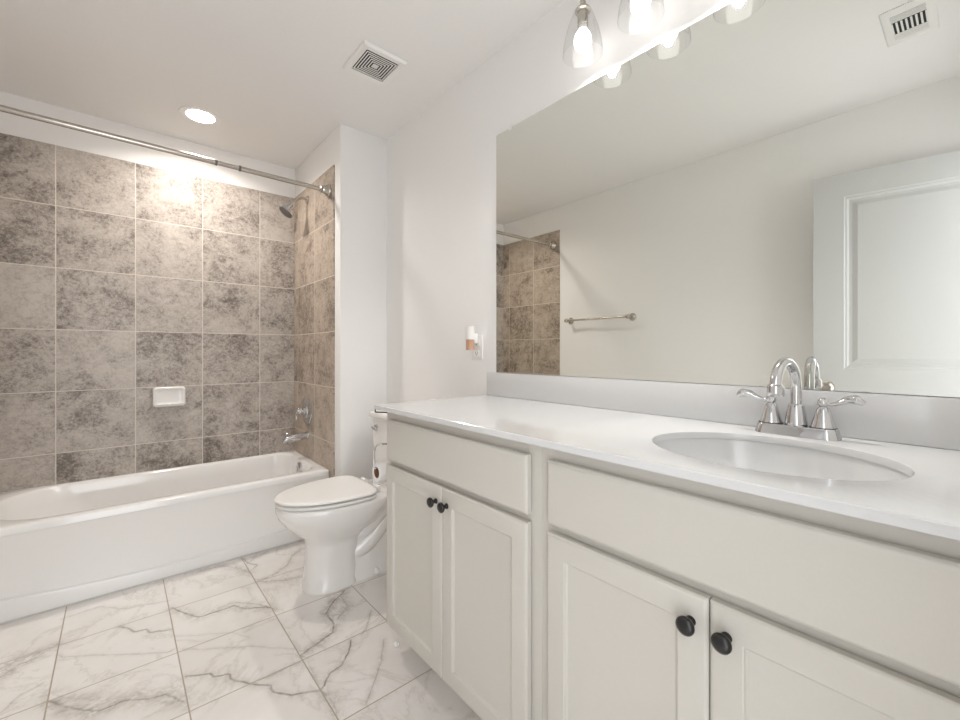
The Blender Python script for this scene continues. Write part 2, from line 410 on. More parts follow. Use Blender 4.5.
bm = B(); c = dmap(L-0.06, 0.90, 0)
n = Vector((math.cos(th), -math.sin(th), 0)); lathe(bm, [(0.032, 0), (0.032, 0.006), (0.012, 0.012), (0.012, 0.03), (0.026, 0.042), (0.027, 0.055), (0.018, 0.064)], c, n)
obj('door_knob', bm, M['nickel'], dr)
for v in (0.25, 1.02, 1.80):
    bm = B(); c = dmap(-0.004, v, 0.004); lathe(bm, [(0.006, -0.045), (0.006, 0.045)], c, n=12); obj('hinge', bm, M['nickel'], dr)

# ------------------------------------------------------------------ bathtub
X0, X1, YF, YK, ZT = XL+TT+0.001, XW-TT-0.001, 2.567, YB-TT-0.001, 0.384
tb = root('bathtub', ((X0+X1)/2, (YF+YK)/2, 0), 'long white alcove bathtub set against the stone tiled wall', 'bathtub')
def rrect(x0, x1, y0, y1, r, z, n=96, pz=None):
    """rounded rectangle sampled by angle so that all rings have n points; r per corner"""
    out = []; cx, cy = (x0+x1)/2, (y0+y1)/2
    rs = r if isinstance(r, (list, tuple)) else [r]*4   # ++, -+, --, +-
    m = n//4
    cen = [(x1-rs[0], y1-rs[0]), (x0+rs[1], y1-rs[1]), (x0+rs[2], y0+rs[2]), (x1-rs[3], y0+rs[3])]
    for q in range(4):
        for k in range(m):
            a = q*PI/2 + (k/(m-1))*PI/2
            out.append(Vector((cen[q][0]+rs[q]*math.cos(a), cen[q][1]+rs[q]*math.sin(a), z)))
    return out
bm = B()
ix0, ix1, iy0, iy1 = X0+0.085, X1-0.052, YF+0.072, YK-0.030
rings = [rrect(X0, X1, YF, YK, 0.004, ZT-0.030), rrect(X0, X1, YF, YK, 0.006, ZT-0.004), rrect(X0+0.003, X1-0.003, YF+0.004, YK-0.003, 0.007, ZT)]
def inner(t, z, e=0.0):
    # left end slopes like a backrest, right end is steep
    return rrect(ix0+0.30*t+e, ix1-0.045*t-e, iy0+0.065*t+e, iy1-0.05*t-e, [0.11, 0.26, 0.26, 0.11], z)
rings += [inner(0, ZT, -0.012), inner(0, ZT-0.003, -0.003), inner(0, ZT-0.014, 0.004), inner(0.12, ZT-0.08), inner(0.35, ZT-0.17), inner(0.62, ZT-0.25), inner(0.85, ZT-0.305, 0.01), inner(1.0, ZT-0.325, 0.05), inner(1.05, ZT-0.33, 0.10)]
loft(bm, rings, False, True)
obj('basin', bm, M['tub'], tb, smooth=50)
# apron: slightly recessed skirt, with a toe ledge whose edge bows down in the middle
bm = B(); NX = 40; cols = []
for i in range(NX+1):
    x = X0+(X1-X0)*i/NX; s = (x-(-1.05))/0.6; zl = 0.058+0.035*s*s; zl = min(zl, 0.10)
    cols.append([Vector((x, YF, ZT-0.030)), Vector((x, YF+0.004, ZT-0.036)), Vector((x, YF+0.012, zl+0.012)), Vector((x, YF+0.011, zl+0.006)), Vector((x, YF+0.001, zl)), Vector((x, YF-0.001, zl-0.006)), Vector((x, YF, 0.0)), Vector((x, YF+0.05, 0.0)), Vector((x, YF+0.05, ZT-0.030))])
loft(bm, cols); obj('apron', bm, M['tub'], tb, smooth=35)
bm = B(); box(bm, X0, X1, YF-0.006, YF+0.004, 0.0, 0.006, 0.002); obj('caulk_line', bm, M['caulk'], tb)
bm = B(); lathe(bm, [(0.041, -0.010), (0.041, 0.006), (0.034, 0.012), (0.012, 0.014), (0.010, 0.018)], (ix1-0.012, 2.925, 0.328), (-1, 0, 0.12)); ovp = obj('overflow_plate', bm, M['chrome'], tb)
bm = B(); lathe(bm, [(0.030, 0), (0.030, 0.004), (0.02, 0.006)], (-0.60, 2.93, ZT-0.329)); obj('tub_drain', bm, M['chrome'], tb)

# ------------------------------------------------------------------ shower fittings
XT = XW-TT
sr = root('shower_rod', (-1.06, 2.57, 2.10), 'brushed metal telescoping curtain rod spanning the alcove above the tub', 'curtain rod')
YR = 2.575
bm = B(); lathe(bm, [(0.0130, 0), (0.0130, 0.90)], (XL+TT+0.01, YR, 2.094), (1, 0, -.006)); obj('thick_tube', bm, M['nickel'], sr)
bm = B(); lathe(bm, [(0.0115, 0), (0.0115, 0.135)], (-0.915, YR, 2.089), (1, 0, -.006)); obj('joint_tube', bm, M['nickel'], sr)
for x in (-0.905, -0.795):
    bm = B(); lathe(bm, [(0.0150, 0), (0.0150, 0.010)], (x, YR, 2.0885), (1, 0, 0)); obj('joint_ring', bm, M['grey_slot'], sr, label='dark ring on the rod')
bm = B(); lathe(bm, [(0.0130, 0), (0.0130, 0.47)], (-0.787, YR, 2.0882), (1, 0, -.006)); obj('thin_tube', bm, M['nickel'], sr)
for x, s in ((XT-0.001, -1), (XL+TT+0.001, 1)):
    bm = B(); lathe(bm, [(0.039, 0), (0.039, 0.005), (0.034, 0.014), (0.024, 0.022), (0.019, 0.042), (0.021, 0.046), (0.021, 0.052), (0.014, 0.056)], (x, YR, 2.0855 if s < 0 else 2.094), (s, 0, 0)); obj('end_flange', bm, M['nickel'], sr)
YS = 2.955
sh = root('shower_sprayer', (XT, YS, 2.135), 'small chrome shower head on a curved arm high on the tiled end wall', 'shower head')
bm = B(); lathe(bm, [(0.028, 0), (0.027, 0.006), (0.016, 0.010), (0.010, 0.012)], (XT-0.001, YS, 2.135), (-1, 0, 0)); obj('wall_flange', bm, M['nickel'], sh)
bm = B(); tube(bm, [(XT-0.002, YS, 2.135), (XT-0.035, YS, 2.138), (XT-0.07, YS, 2.118), (XT-0.095, YS, 2.078)], 0.0085, 14, 6); obj('shower_arm', bm, M['nickel'], sh)
hd = Vector((-0.62, 0.0, -0.78)).normalized(); hp = Vector((XT-0.090, YS, 2.086))
bm = B(); lathe(bm, [(0.010, -0.004), (0.013, 0.004), (0.013, 0.020), (0.022, 0.026), (0.028, 0.036), (0.036, 0.052), (0.048, 0.064), (0.051, 0.070), (0.051, 0.082), (0.048, 0.085)], hp, hd, 36); obj('spray_head', bm, M['chrome'], sh)
bm = B(); lathe(bm, [(0.045, 0.084), (0.045, 0.0875), (0.035, 0.089), (0.010, 0.0895)], hp, hd, 36); obj('spray_face', bm, M['grey_slot'], sh)
sv = root('shower_valve', (XT, 2.955, 0.705), 'round chrome valve plate with a lever handle above the tub spout', 'valve')
bm = B(); lathe(bm, [(0.092, 0), (0.092, 0.004), (0.083, 0.010), (0.045, 0.013), (0.040, 0.020), (0.030, 0.022)], (XT-0.001, 2.955, 0.700), (-1, 0, 0), 44); obj('escutcheon', bm, M['chrome'], sv)
bm = B(); lathe(bm, [(0.026, 0.018), (0.024, 0.030), (0.018, 0.034), (0.018, 0.046), (0.021, 0.050), (0.016, 0.060), (0.012, 0.064)], (XT, 2.955, 0.703), (-1, 0, 0)); obj('valve_stem', bm, M['chrome'], sv)
bm = B(); tube(bm, [(XT-0.050, 2.955, 0.712), (XT-0.064, 2.955, 0.706), (XT-0.070, 2.975, 0.680), (XT-0.066, 2.978, 0.652), (XT-0.070, 2.98, 0.640)], [0.010, 0.011, 0.006, 0.0075, 0.006], 14, 5); obj('lever_handle', bm, M['chrome'], sv)
sp_ = root('tub_spout', (XT, 2.955, 0.53), 'straight chrome tub spout with a pull-up diverter knob', 'spout')
bm = B(); tube(bm, [(XT-0.001, 2.955, 0.536), (XT-0.02, 2.955, 0.536), (XT-0.07, 2.955, 0.532), (XT-0.115, 2.955, 0.528), (XT-0.140, 2.955, 0.520), (XT-0.146, 2.955, 0.500)], [0.028, 0.025, 0.024, 0.022, 0.019, 0.014], 20, 5); obj('spout_body', bm, M['chrome'], sp_)
bm = B(); lathe(bm, [(0.004, 0), (0.004, 0.014), (0.008, 0.018), (0.008, 0.026), (0.005, 0.029)], (XT-0.135, 2.955, 0.538)); obj('diverter_knob', bm, M['chrome'], sp_)

# soap dish on the long tiled wall
sd = root('soap_dish', (-1.045, YB-TT, 0.82), 'small white ceramic soap dish fixed to the tiled long wall', 'soap dish')
bm = B(); yw = YB-TT
def smap(u, v, d): return Vector((u, yw-d, v))
def rr2(x0, x1, z0, z1, r, d):
    return [Vector((p.x, yw-d, p.y)) for p in rrect(x0, x1, z0, z1, r, 0, 40)]
a0, a1, b0, b1 = -1.129, -0.966, 0.766, 0.887
loft(bm, [rr2(a0+.006, a1-.006, b0+.006, b1-.006, .014, .0005), rr2(a0, a1, b0, b1, .018, .010), rr2(a0, a1, b0, b1, .018, .026), rr2(a0+.004, a1-.004, b0+.004, b1-.004, .016, .031), rr2(a0+.012, a1-.012, b0+.014, b1-.010, .014, .031), rr2(a0+.020, a1-.020, b0+.020, b1-.016, .012, .0265), rr2(a0+.03, a1-.03, b0+.030, b1-.026, .010, .0255)])
obj('dish_body', bm, M['porcelain'], sd, smooth=60)
bm = B(); box(bm, a0+0.016, a1-0.016, yw-0.042, yw-0.022, b0+0.012, b0+0.020, 0.0038); obj('dish_lip', bm, M['porcelain'], sd, smooth=60)

# ------------------------------------------------------------------ toilet
TC = 2.03
tl = root('toilet', (-0.40, TC, 0), 'white two-piece toilet with closed lid between the vanity and the tub', 'toilet')
def egg(xf, xb, w, z, xc=None, ef=2.0, eb=2.6, n=56, cy=TC):
    """outline: xf front tip, xb back, w half width, xc widest x; exponents shape the ends"""
    xc = (xf+xb)/2 if xc is None else xc; out = []
    for k in range(n):
        a = 2*PI*k/n; c, s = math.cos(a), math.sin(a)
        e = ef if c > 0 else eb
        L = (xc-xf) if c > 0 else (xb-xc)
        x = xc - math.copysign(abs(c)**(2/e), c)*L
        y = cy + math.copysign(abs(s)**(2/e), s)*w
        out.append(Vector((x, y, z)))
    return out
bm = B()
R = [egg(-0.640, -0.395, .112, 0.0, -0.50, 2.3, 3.2), egg(-0.640, -0.395, .112, .012, -0.50, 2.3, 3.2), egg(-0.632, -0.398, .104, .03, -0.50, 2.3, 3.2), egg(-0.626, -0.40, .098, .12, -0.50, 2.3, 3.2),
     egg(-0.622, -0.385, .098, .20, -0.49, 2.2, 3.0), egg(-0.626, -0.36, .104, .225, -0.49, 2.2, 2.8), egg(-0.640, -0.33, .118, .245, -0.49, 2.1, 2.6), egg(-0.678, -0.28, .140, .275, -0.48, 2.0, 2.6),
     egg(-0.715, -0.24, .160, .312, -0.47, 2.0, 2.7), egg(-0.742, -0.22, .173, .35, -0.47, 2.0, 2.8), egg(-0.752, -0.20, .179, .378, -0.465, 2.0, 3.0), egg(-0.752, -0.20, .179, .395, -0.465, 2.0, 3.0), egg(-0.746, -0.205, .173, .401, -0.465, 2.0, 3.0)]
loft(bm, R)
# deck that carries the tank, and the trapway body behind the pedestal
loft(bm, [egg(-0.34, -0.035, .085, .24, None, 4, 4), egg(-0.36, -0.03, .115, .30, None, 4, 4), egg(-0.38, -0.025, .150, .35, None, 5, 5), egg(-0.38, -0.025, .160, .385, None, 5, 5), egg(-0.375, -0.03, .156, .395, None, 5, 5)])
loft(bm, [egg(-0.50, -0.14, .100, 0, None, 3, 3), egg(-0.50, -0.14, .100, .014, None, 3, 3), egg(-0.50, -0.145, .090, .05, None, 3, 3), egg(-0.50, -0.145, .082, .075, None, 3, 3), egg(-0.48, -0.14, .076, .16, None, 3, 3), egg(-0.46, -0.12, .082, .27, None, 3, 3), egg(-0.46, -0.10, .095, .33, None, 3, 3)])
for s in (-1, 1):
    tube(bm, [(-0.47, TC+s*.008, .120), (-0.38, TC+s*.044, .135), (-0.31, TC+s*.050, .185), (-0.25, TC+s*.056, .265), (-0.21, TC+s*.070, .35)], [.044, .046, .046, .046, .050], 18, 6)
    tube(bm, [(-0.46, TC+s*.010, .210), (-0.37, TC+s*.046, .225), (-0.31, TC+s*.060, .275), (-0.27, TC+s*.085, .345)], [.042, .046, .048, .050], 18, 6)
    tube(bm, [(-0.24, TC+s*.050, .085), (-0.19, TC+s*.052, .115), (-0.17, TC+s*.055, .20), (-0.16, TC+s*.06, .30)], [.034, .040, .040, .042], 18, 6)
obj('bowl', bm, M['porcelain'], tl, smooth=60)
def ring_part(name, z0, z1, hole, mat=M['plastic'], off=0.0):
    bm = B(); e = .004
    o = lambda d, z: egg(-0.758+d+off, -0.326-d, .186-d-off, z, -0.455, 2.0, 4.6)
    i = lambda d, z: egg(-0.690-d, -0.380+d, .118+d, z, -0.50, 2.0, 2.6)
    if hole: loft(bm, [o(e, z0), o(0, z0+e), o(0, z1-e), o(e, z1), i(e, z1), i(0, z1-e), i(0, z0+e), i(e, z0)], closed=True)
    else: loft(bm, [o(e*1.5, z0), o(0, z0+e), o(0, z1-e*1.3), o(.003, z1-.002), o(.009, z1), o(.035, z1+.0015), o(.08, z1+.003)])
    return obj(name, bm, mat, tl, smooth=50)
ring_part('seat', .4075, .4198, True, off=.004); ring_part('lid', .4285, .4425, False)
for s in (-1, 1):
    bm = B(); lathe(bm, [(0.011, -0.022), (0.012, -0.018), (0.012, 0.018), (0.011, 0.022)], (-0.300, TC+s*.075, .425), (0, 1, 0)); box(bm, -0.312, -0.285, TC+s*.075-.014, TC+s*.075+.014, .400, .425, .003); obj('hinge', bm, M['plastic'], tl)
    bm = B(); lathe(bm, [(0.015, 0), (0.016, 0.006), (0.014, 0.018), (0.006, 0.026)], (-0.315, TC+s*.100, 0.010)); obj('bolt_cap', bm, M['porcelain'], tl, smooth=60)
    bm = B(); lathe(bm, [(0.007, 0), (0.007, 0.006), (0.003, 0.008)], (-0.70 if s < 0 else -0.69, TC+s*.02, .4025), n=12); obj('seat_bumper', bm, M['plastic'], tl)
bm = B()
def tk(x0, x1, w, z, r): return rrect(x0, x1, TC-w, TC+w, r, z, 64)
loft(bm, [tk(-.185, -.025, .170, .398, .03), tk(-.19, -.02, .182, .43, .032), tk(-.198, -.018, .200, .60, .034), tk(-.203, -.016, .208, .738, .034)]); obj('tank', bm, M['porcelain'], tl, smooth=60)
bm = B(); loft(bm, [tk(-.206, -.014, .210, .738, .034), tk(-.214, -.010, .218, .743, .036), tk(-.214, -.010, .218, .762, .036), tk(-.208, -.015, .212, .768, .034)]); obj('tank_lid', bm, M['porcelain'], tl, smooth=60)
bm = B(); lathe(bm, [(0.014, 0), (0.013, 0.008), (0.007, 0.012), (0.007, 0.024)], (-.203, TC+.125, .690), (-1, 0, 0)); tube(bm, [(-.226, TC+.125, .690), (-.230, TC+.11, .688), (-.231, TC+.07, .680)], [.008, .007, .006], 12, 4); obj('flush_lever', bm, M['chrome'], tl)
# thin dark hook shape on the tank lid, not identified
bm = B(); tube(bm, [(-.210, 2.152, .787), (-.212, 2.152, .775), (-.207, 2.146, .7715), (-.180, 2.110, .7715), (-.165, 2.085, .7715)], [.0030, .0036, .0036, .0032, .0028], 10, 4)
tag(obj('dark_hook_piece', bm, M['black'], org=(-.19, 2.12, .768)), 'thin dark hook-shaped piece lying on the toilet tank lid', 'hook')
# water supply stop behind the toilet
sup = root('supply_valve', (-0.01, 1.80, 0.18), 'small chrome water stop low on the wall beside the toilet base', 'valve')
bm = B(); lathe(bm, [(0.028, 0), (0.026, 0.004), (0.009, 0.006), (0.009, 0.05), (0.013, 0.052), (0.013, 0.07)], (-0.001, 1.79, .17), (-1, 0, 0)); obj('stop_body', bm, M['chrome'], sup)
bm = B(); tube(bm, [(-.058, 1.79, .175), (-.06, 1.79, .23), (-.07, 1.82, .32), (-.09, 1.87, .375)], .005, 10, 6); obj('supply_hose', bm, M['plastic'], sup)

# ------------------------------------------------------------------ vanity
XF = -0.5232; XD = -0.5265; XDF = -0.5455; ZC = 0.891
YA, YM, YE = 1.433, 0.671, -0.091
def cabinet():
    r = root('vanity_cabinet', (-0.26, (YA+YM)/2, 0), 'off-white vanity cabinet under the plain counter end, next to the toilet', 'cabinet', 'off-white vanity cabinets')
    y0, y1 = YM+0.0006, YA
    bm = B(); t = .016; box(bm, -0.506, -0.004, y0, y0+t, 0.098, ZC); box(bm, -0.506, -0.004, y1-t, y1, 0.098, ZC); box(bm, -0.506, -0.004, y0+t, y1-t, 0.098, 0.098+t); box(bm, -0.012, -0.004, y0+t, y1-t, 0.098+t, ZC); obj('body', bm, M['cabinet'], r)
    bm = B(); box(bm, -0.452, -0.02, y0, y1-0.018, 0.0, 0.098); obj('toe_kick', bm, M['cabinet'], r)
    bm = B(); s = 0.045
    for a in ((y0, y0+s, 0.098, ZC), (y1-s, y1, 0.098, ZC)): box(bm, XF, -0.506, *a, 0.0008, 1)
    for z0, z1 in ((ZC-0.055, ZC), (0.675, 0.725), (0.098, 0.14)): box(bm, XF, -0.506, y0+s, y1-s, z0, z1)
    obj('face_frame', bm, M['cabinet'], r)
    ya, yb = 0.702, 1.402; ym = (ya+yb)/2
    def fm(u, v, d): return Vector((XD-d, u, v))
    bm = B(); rect_rings(bm, ya, yb, .7125, .857, [(0.001, 0), (0, .001), (0, .0135), (.0015, .0155), (.007, .0185), (.010, .0190)], fm); obj('drawer_front', bm, M['cabinet'], r, smooth=25)
    for (u0, u1, s) in ((ya, ym-.0012, 1), (ym+.0012, yb, -1)):
        bm = B(); rect_rings(bm, u0, u1, .112, .693, [(0.001, 0), (0, .001), (0, .0135), (.0015, .0155), (.006, .0185), (.008, .0190), (.049, .0190), (.0515, .0175), (.0525, .0145), (.056, .0115), (.058, .0110)], fm)
        d = obj('door', bm, M['cabinet'], r, smooth=25)
        yk = ym - 0.028 if s > 0 else ym + 0.028
        bm = B(); lathe(bm, [(0.0085, 0), (0.0080, 0.003), (0.0058, 0.006), (0.0052, 0.012), (0.0075, 0.015), (0.0140, 0.0175), (0.0155, 0.021), (0.0150, 0.0245), (0.0100, 0.028), (0.004, 0.0292)], (XDF-.0002, yk, .646), (-1, 0, 0), 32)
        obj('knob', bm, M['black'], d, smooth=50, label='black round knob')
    return r
cab1 = cabinet()
cab2 = copy_tree(cab1); cab2.location = Vector(cab1.location) + Vector((0, YM-YA+0.0, 0))
tag(cab2, 'off-white vanity cabinet below the sink and faucet, nearest the camera')

# countertop with an oval cut-out
ct = root('countertop', (-0.283, 0.64, ZC), 'long glossy white vanity countertop with an oval sink opening', 'countertop')
SX, SY, SCX, SCY = 0.176, 0.212, -0.306, 0.280; CT = 0.907; CX0, CX1, CY0, CY1 = -0.565, -0.001, -0.158, 1.456
bm = B(); N = 96
def ell(ax, ay, z): return [Vector((SCX+ax*math.cos(2*PI*k/N), SCY+ay*math.sin(2*PI*k/N), z)) for k in range(N)]
def outer(z, e=0.0):
    out = []
    for k in range(N):
        c, s = math.cos(2*PI*k/N), math.sin(2*PI*k/N); b = 0.28
        # square loop around the sink, same count as the ellipse
        x0, x1, y0, y1 = CX0+e, CX1-e, CY0+e, SCY+(SCY-CY0)
        tx = (x1-SCX)/c if c > 1e-9 else ((x0-SCX)/c if c < -1e-9 else 1e9); ty = (y1-SCY)/s if s > 1e-9 else ((y0-SCY)/s if s < -1e-9 else 1e9)
        t = min(tx, ty); out.append([SCX+c*t, SCY+s*t, z])
    for cx_, cy_ in ((x0, y0), (x0, y1), (x1, y0), (x1, y1)):
        j = min(range(N), key=lambda k: (out[k][0]-cx_)**2+(out[k][1]-cy_)**2); out[j] = [cx_, cy_, z]
    return [Vector(p) for p in out]
e = .0016
rings = [outer(CT, e), ell(SX+.004, SY+.004, CT), ell(SX+.001, SY+.001, CT-.001), ell(SX, SY, CT-.004), ell(SX, SY, ZC), outer(ZC, 0)]
loft(bm, rings, False, False)
o1, o0 = outer(CT, e), outer(CT-e, 0)
loft(bm, [outer(ZC, 0), outer(CT-e, 0), outer(CT, e)], False, False)
ys_ = SCY+(SCY-CY0)
# remaining slab
def slab(z, f): return [Vector((CX0+f, ys_-0.0, z)), Vector((CX1-f, ys_-0.0, z)), Vector((CX1-f, CY1-f, z)), Vector((CX0+f, CY1-f, z))]
loft(bm, [slab(ZC, 0), slab(CT-e, 0), slab(CT, e)])
bmesh.ops.remove_doubles(bm, verts=bm.verts, dist=0.0002)
top = obj('slab', bm, M['counter'], ct, smooth=30)
bm = B()
loft(bm, [ell(SX+.010, SY+.010, ZC-.001), ell(SX+.004, SY+.004, ZC-.001), ell(SX+.001, SY+.001, ZC-.010), ell(SX-.006, SY-.006, ZC-.04), ell(SX-.028, SY-.030, ZC-.085), ell(SX-.062, SY-.068, ZC-.118), ell(SX-.105, SY-.120, ZC-.132), ell(.022, .022, ZC-.137)], False, True)
sr_ = root('sink', (SCX, SCY, ZC-.138), 'white oval sink bowl set under the countertop opening', 'sink')
obj('bowl', bm, M['counter'], sr_, smooth=60)
bm = B(); lathe(bm, [(0.022, 0), (0.022, 0.003), (0.016, 0.004)], (SCX, SCY, ZC-.138)); obj('sink_drain', bm, M['chrome'], sr_)
bm = B(); box(bm, -0.0145, -0.001, CY0, 1.449, CT+.0002, 1.0105, .0025); tag(obj('backsplash', bm, M['counter'], org=(-.008, .64, CT), smooth=40), 'low white backsplash strip along the wall under the mirror', 'backsplash')

# ------------------------------------------------------------------ faucet
FY, FX = 0.280, -0.066
fc = root('sink_faucet', (FX, FY, CT), 'chrome two-handle gooseneck faucet behind the oval sink', 'faucet')
bm = B()
def pill(hx, hy, z, r): return rrect(FX-hx, FX+hx, FY-hy, FY+hy, r, z, 64)
loft(bm, [pill(.029, .0835, CT+.0004, .026), pill(.0285, .083, CT+.006, .026), pill(.0255, .079, CT+.020, .0235), pill(.0235, .077, CT+.024, .022)]); [setattr(v.co, 'x', FX+(v.co.x-FX)*(1-.20*math.exp(-((v.co.y-FY)/.020)**2)+0*.1)) for v in bm.verts if abs(abs(v.co.y-FY)-.03) < .03]; obj('base_plate', bm, M['chrome'], fc, smooth=40)
for s in (-1, 1):
    yc = FY+s*.0508
    bm = B(); lathe(bm, [(.0245, .022), (.0240, .026), (.0215, .034), (.0165, .052), (.0135, .064), (.0110, .070), (.0075, .073)], (FX, yc, CT), n=28); sph(bm, (FX, yc, CT+.081), .0112)
    obj('handle_hub', bm, M['chrome'], fc)
    bm = B(); lathe(bm, [(.0235, .0236), (.0252, .0242), (.0252, .0256), (.0235, .0262)], (FX, yc, CT), n=28); obj('gap_ring', bm, M['dark'], fc, label='dark ring in place of the shaded gap under the handle')  # dark ring stands in for the shade in the groove below the hub
    bm = B(); dx = -0.10
    P = [(0, 0), (.014, -.002), (.030, .003), (.046, .011), (.060, .011), (.071, .004)]
    tube(bm, [(FX+dx*a, yc+s*a, CT+.081+b) for a, b in P], [.0085, .0070, .0085, .0115, .0145, .0075], 16, 6, flat=.75)
    obj('lever', bm, M['chrome'], fc, smooth=60)
bm = B(); lathe(bm, [(.0225, .022), (.0225, .030), (.0205, .045), (.0170, .064), (.0165, .070), (.0145, .074), (.0125, .075)], (FX, FY, CT), n=32); obj('spout_collar', bm, M['chrome'], fc)
bm = B(); ca_, sa_ = math.cos(math.radians(6)), math.sin(math.radians(6))
def fp(r, z): return (FX-ca_*r, FY+sa_*r, z)
pts = [fp(0, CT+.070), fp(0, .985), fp(0, 1.020)]
cr = .057
for k in range(1, 9):
    a = PI*k/8*1.04; pts.append(fp(cr-cr*math.cos(a), 1.024+cr*math.sin(a)))
pts.append(fp(2*cr-.001, 1.020))
tube(bm, pts, .0112, 20, 3); obj('spout', bm, M['chrome'], fc, smooth=60)
bm = B(); lathe(bm, [(.0120, .014), (.0160, .010), (.0165, 0), (.0165, -.010), (.0150, -.013), (.0110, -.013)], fp(2*cr-.001, 1.018), (0.03, 0, 1), n=28); obj('aerator', bm, M['chrome'], fc)
bm = B(); lathe(bm, [(.003, .0), (.003, .022), (.006, .024), (.006, .030), (.003, .032)], (FX+.021, FY, CT+.023), n=12); obj('lift_rod', bm, M['chrome'], fc)

# ------------------------------------------------------------------ mirror
MY = 1.394
mr = root('wall_mirror', (0, .6, 1.012), 'wide frameless mirror on the wall above the vanity', 'mirror')
bm = B(); box(bm, -0.006, -0.0005, -0.150, MY, 1.012, 2.066, 0.0008, 1); obj('mirror_pane', bm, M['mirror'], mr, smooth=0)
for y in (1.305, 0.30):
    bm = B(); box(bm, -0.010, -0.0005, y-.008, y+.008, 2.056, 2.076, .002); obj('mirror_clip', bm, M['plastic'], mr)

# ------------------------------------------------------------------ vanity light
vl = root('vanity_light', (0, .658, 2.33), 'three-light nickel vanity fixture with clear glass shades above the mirror', 'light fixture')
bm = B(); loft(bm, [[Vector((-d, .658+w*math.cos(2*PI*k/40), 2.335+h*math.sin(2*PI*k/40))) for k in range(40)] for d, w, h in ((.0005, .115, .055), (.014, .115, .055), (.022, .10, .042))]); obj('wall_plate', bm, M['nickel'], vl)
bm = B(); tube(bm, [(-.02, .658, 2.335), (-.095, .658, 2.335)], .012, 14); tube(bm, [(-.095, .425, 2.335), (-.095, .891, 2.335)], .010, 16); obj('crossbar', bm, M['nickel'], vl)
for y in (.866, .658, .450):
    bm = B(); x = -.095
    lathe(bm, [(.0075, 2.335), (.0075, 2.292), (.010, 2.285), (.010, 2.272), (.007, 2.266)], (x, y, 0), n=20); obj('drop_stem', bm, M['nickel'], vl)
    bm = B(); lathe(bm, [(.008, 2.268), (.022, 2.262), (.026, 2.255), (.0265, 2.252), (.018, 2.249), (.018, 2.205), (.0165, 2.203)], (x, y, 0), n=28); obj('socket', bm, M['nickel'], vl)
    bm = B(); pr = [(.0285, 2.2555), (.034, 2.240), (.044, 2.212), (.054, 2.182), (.061, 2.150), (.065, 2.125), (.066, 2.107)]
    pr2 = [(r-.0022, z) for r, z in pr[::-1]]
    lathe(bm, pr, (x, y, 0), n=48, cap0=False, cap1=False); lathe(bm, [(.0655, 2.1068), (.0668, 2.1078), (.0668, 2.1066), (.0655, 2.1056)], (x, y, 0), n=48, cap0=False, cap1=False); obj('glass_shade', bm, M['glass'], vl, smooth=50)
    bm = B(); lathe(bm, [(.0140, 2.190), (.0180, 2.184), (.0245, 2.174), (.0285, 2.162), (.0292, 2.150), (.0270, 2.137), (.0205, 2.126), (.0110, 2.1205), (.003, 2.119)], (x, y, 0), n=28); obj('light_bulb', bm, M['bulb'], vl, smooth=60)
    d = bpy.data.lights.new('bulb_output', 'SPOT'); d.energy = BULB_W; d.spot_size = math.radians(152); d.spot_blend = 0.5; d.shadow_soft_size = 0.012; d.color = (1.0, 0.975, 0.945)
    lo = bpy.data.objects.new('bulb_output', d); col.objects.link(lo); lo.location = (x, y, 2.1175)
    bm = B(); lathe(bm, [(.0125, 2.207), (.0130, 2.200), (.0150, 2.190)], (x, y, 0), n=24); obj('bulb_neck', bm, M['plastic'], vl)

# ------------------------------------------------------------------ ceiling fittings
rl = root('recessed_downlight', (-.932, 2.862, H), 'round recessed downlight glowing warm over the bathtub', 'ceiling light')
bm = B(); lathe(bm, [(.100, H), (.099, H-.004), (.092, H-.006), (.074, H-.004), (.068, H-.0025)], (-.932, 2.862, 0), n=48, cap0=False, cap1=False); obj('trim_ring', bm, M['trim'], rl, smooth=60)
bm = B(); lathe(bm, [(.0690, H-.0010), (.0690, H-.0028), (.05, H-.0034), (.01, H-.0036)], (-.932, 2.862, 0), n=48); obj('lens', bm, M['can_lens'], rl)
d = bpy.data.lights.new('downlight_output', 'AREA'); d.shape = 'DISK'; d.size = .13; d.energy = CAN_W; d.spread = math.radians(150); d.color = (1.0, 0.935, 0.87)
lo = bpy.data.objects.new('downlight_output', d); col.objects.link(lo); lo.location = (-.932, 2.862, H-.0045)

ef = root('exhaust_vent', (-.379, 1.820, H), 'square white exhaust fan grille on the ceiling near the toilet', 'vent')
ex, ey, hx, hy = -.379, 1.820, .107, .116
def cmap(u, v, d): return Vector((u, v, H-d))
bm = B()
def ring_rect(bm, cx, cy, ax, ay, bx, by, d0, d1):
    for (x0, x1, y0, y1) in ((cx-ax, cx+ax, cy+by, cy+ay), (cx-ax, cx+ax, cy-ay, cy-by), (cx-ax, cx-bx, cy-by, cy+by), (cx+bx, cx+ax, cy-by, cy+by)):
        box(bm, x0, x1, y0, y1, H-d1, H-d0)
kx, ky = .079, .082
R = [[cmap(ex+a*sx_, ey+b*sy_, d) for sx_, sy_ in ((-1, -1), (1, -1), (1, 1), (-1, 1))] for a, b, d in ((hx, hy, .0005), (hx, hy, .005), (hx-.008, hy-.008, .014), (kx, ky, .011), (kx, ky, .006))]
loft(bm, R, False, False); obj('grille_frame', bm, M['plastic'], ef)
bm = B(); box(bm, ex-kx, ex+kx, ey-ky, ey+ky, H-.0030, H-.0010); obj('dark_backing', bm, M['dark'], ef)
bm = B(); st = .0118
for k in range(8):
    a = kx - st*k - st*.50; b = a - .0046
    if b > 0.009: ring_rect(bm, ex, ey, a, a, b, b, .0094, .0106)
box(bm, ex-.012, ex+.012, ey-.012, ey+.012, H-.0106, H-.0094)
obj('grille_rings', bm, M['plastic'], ef)

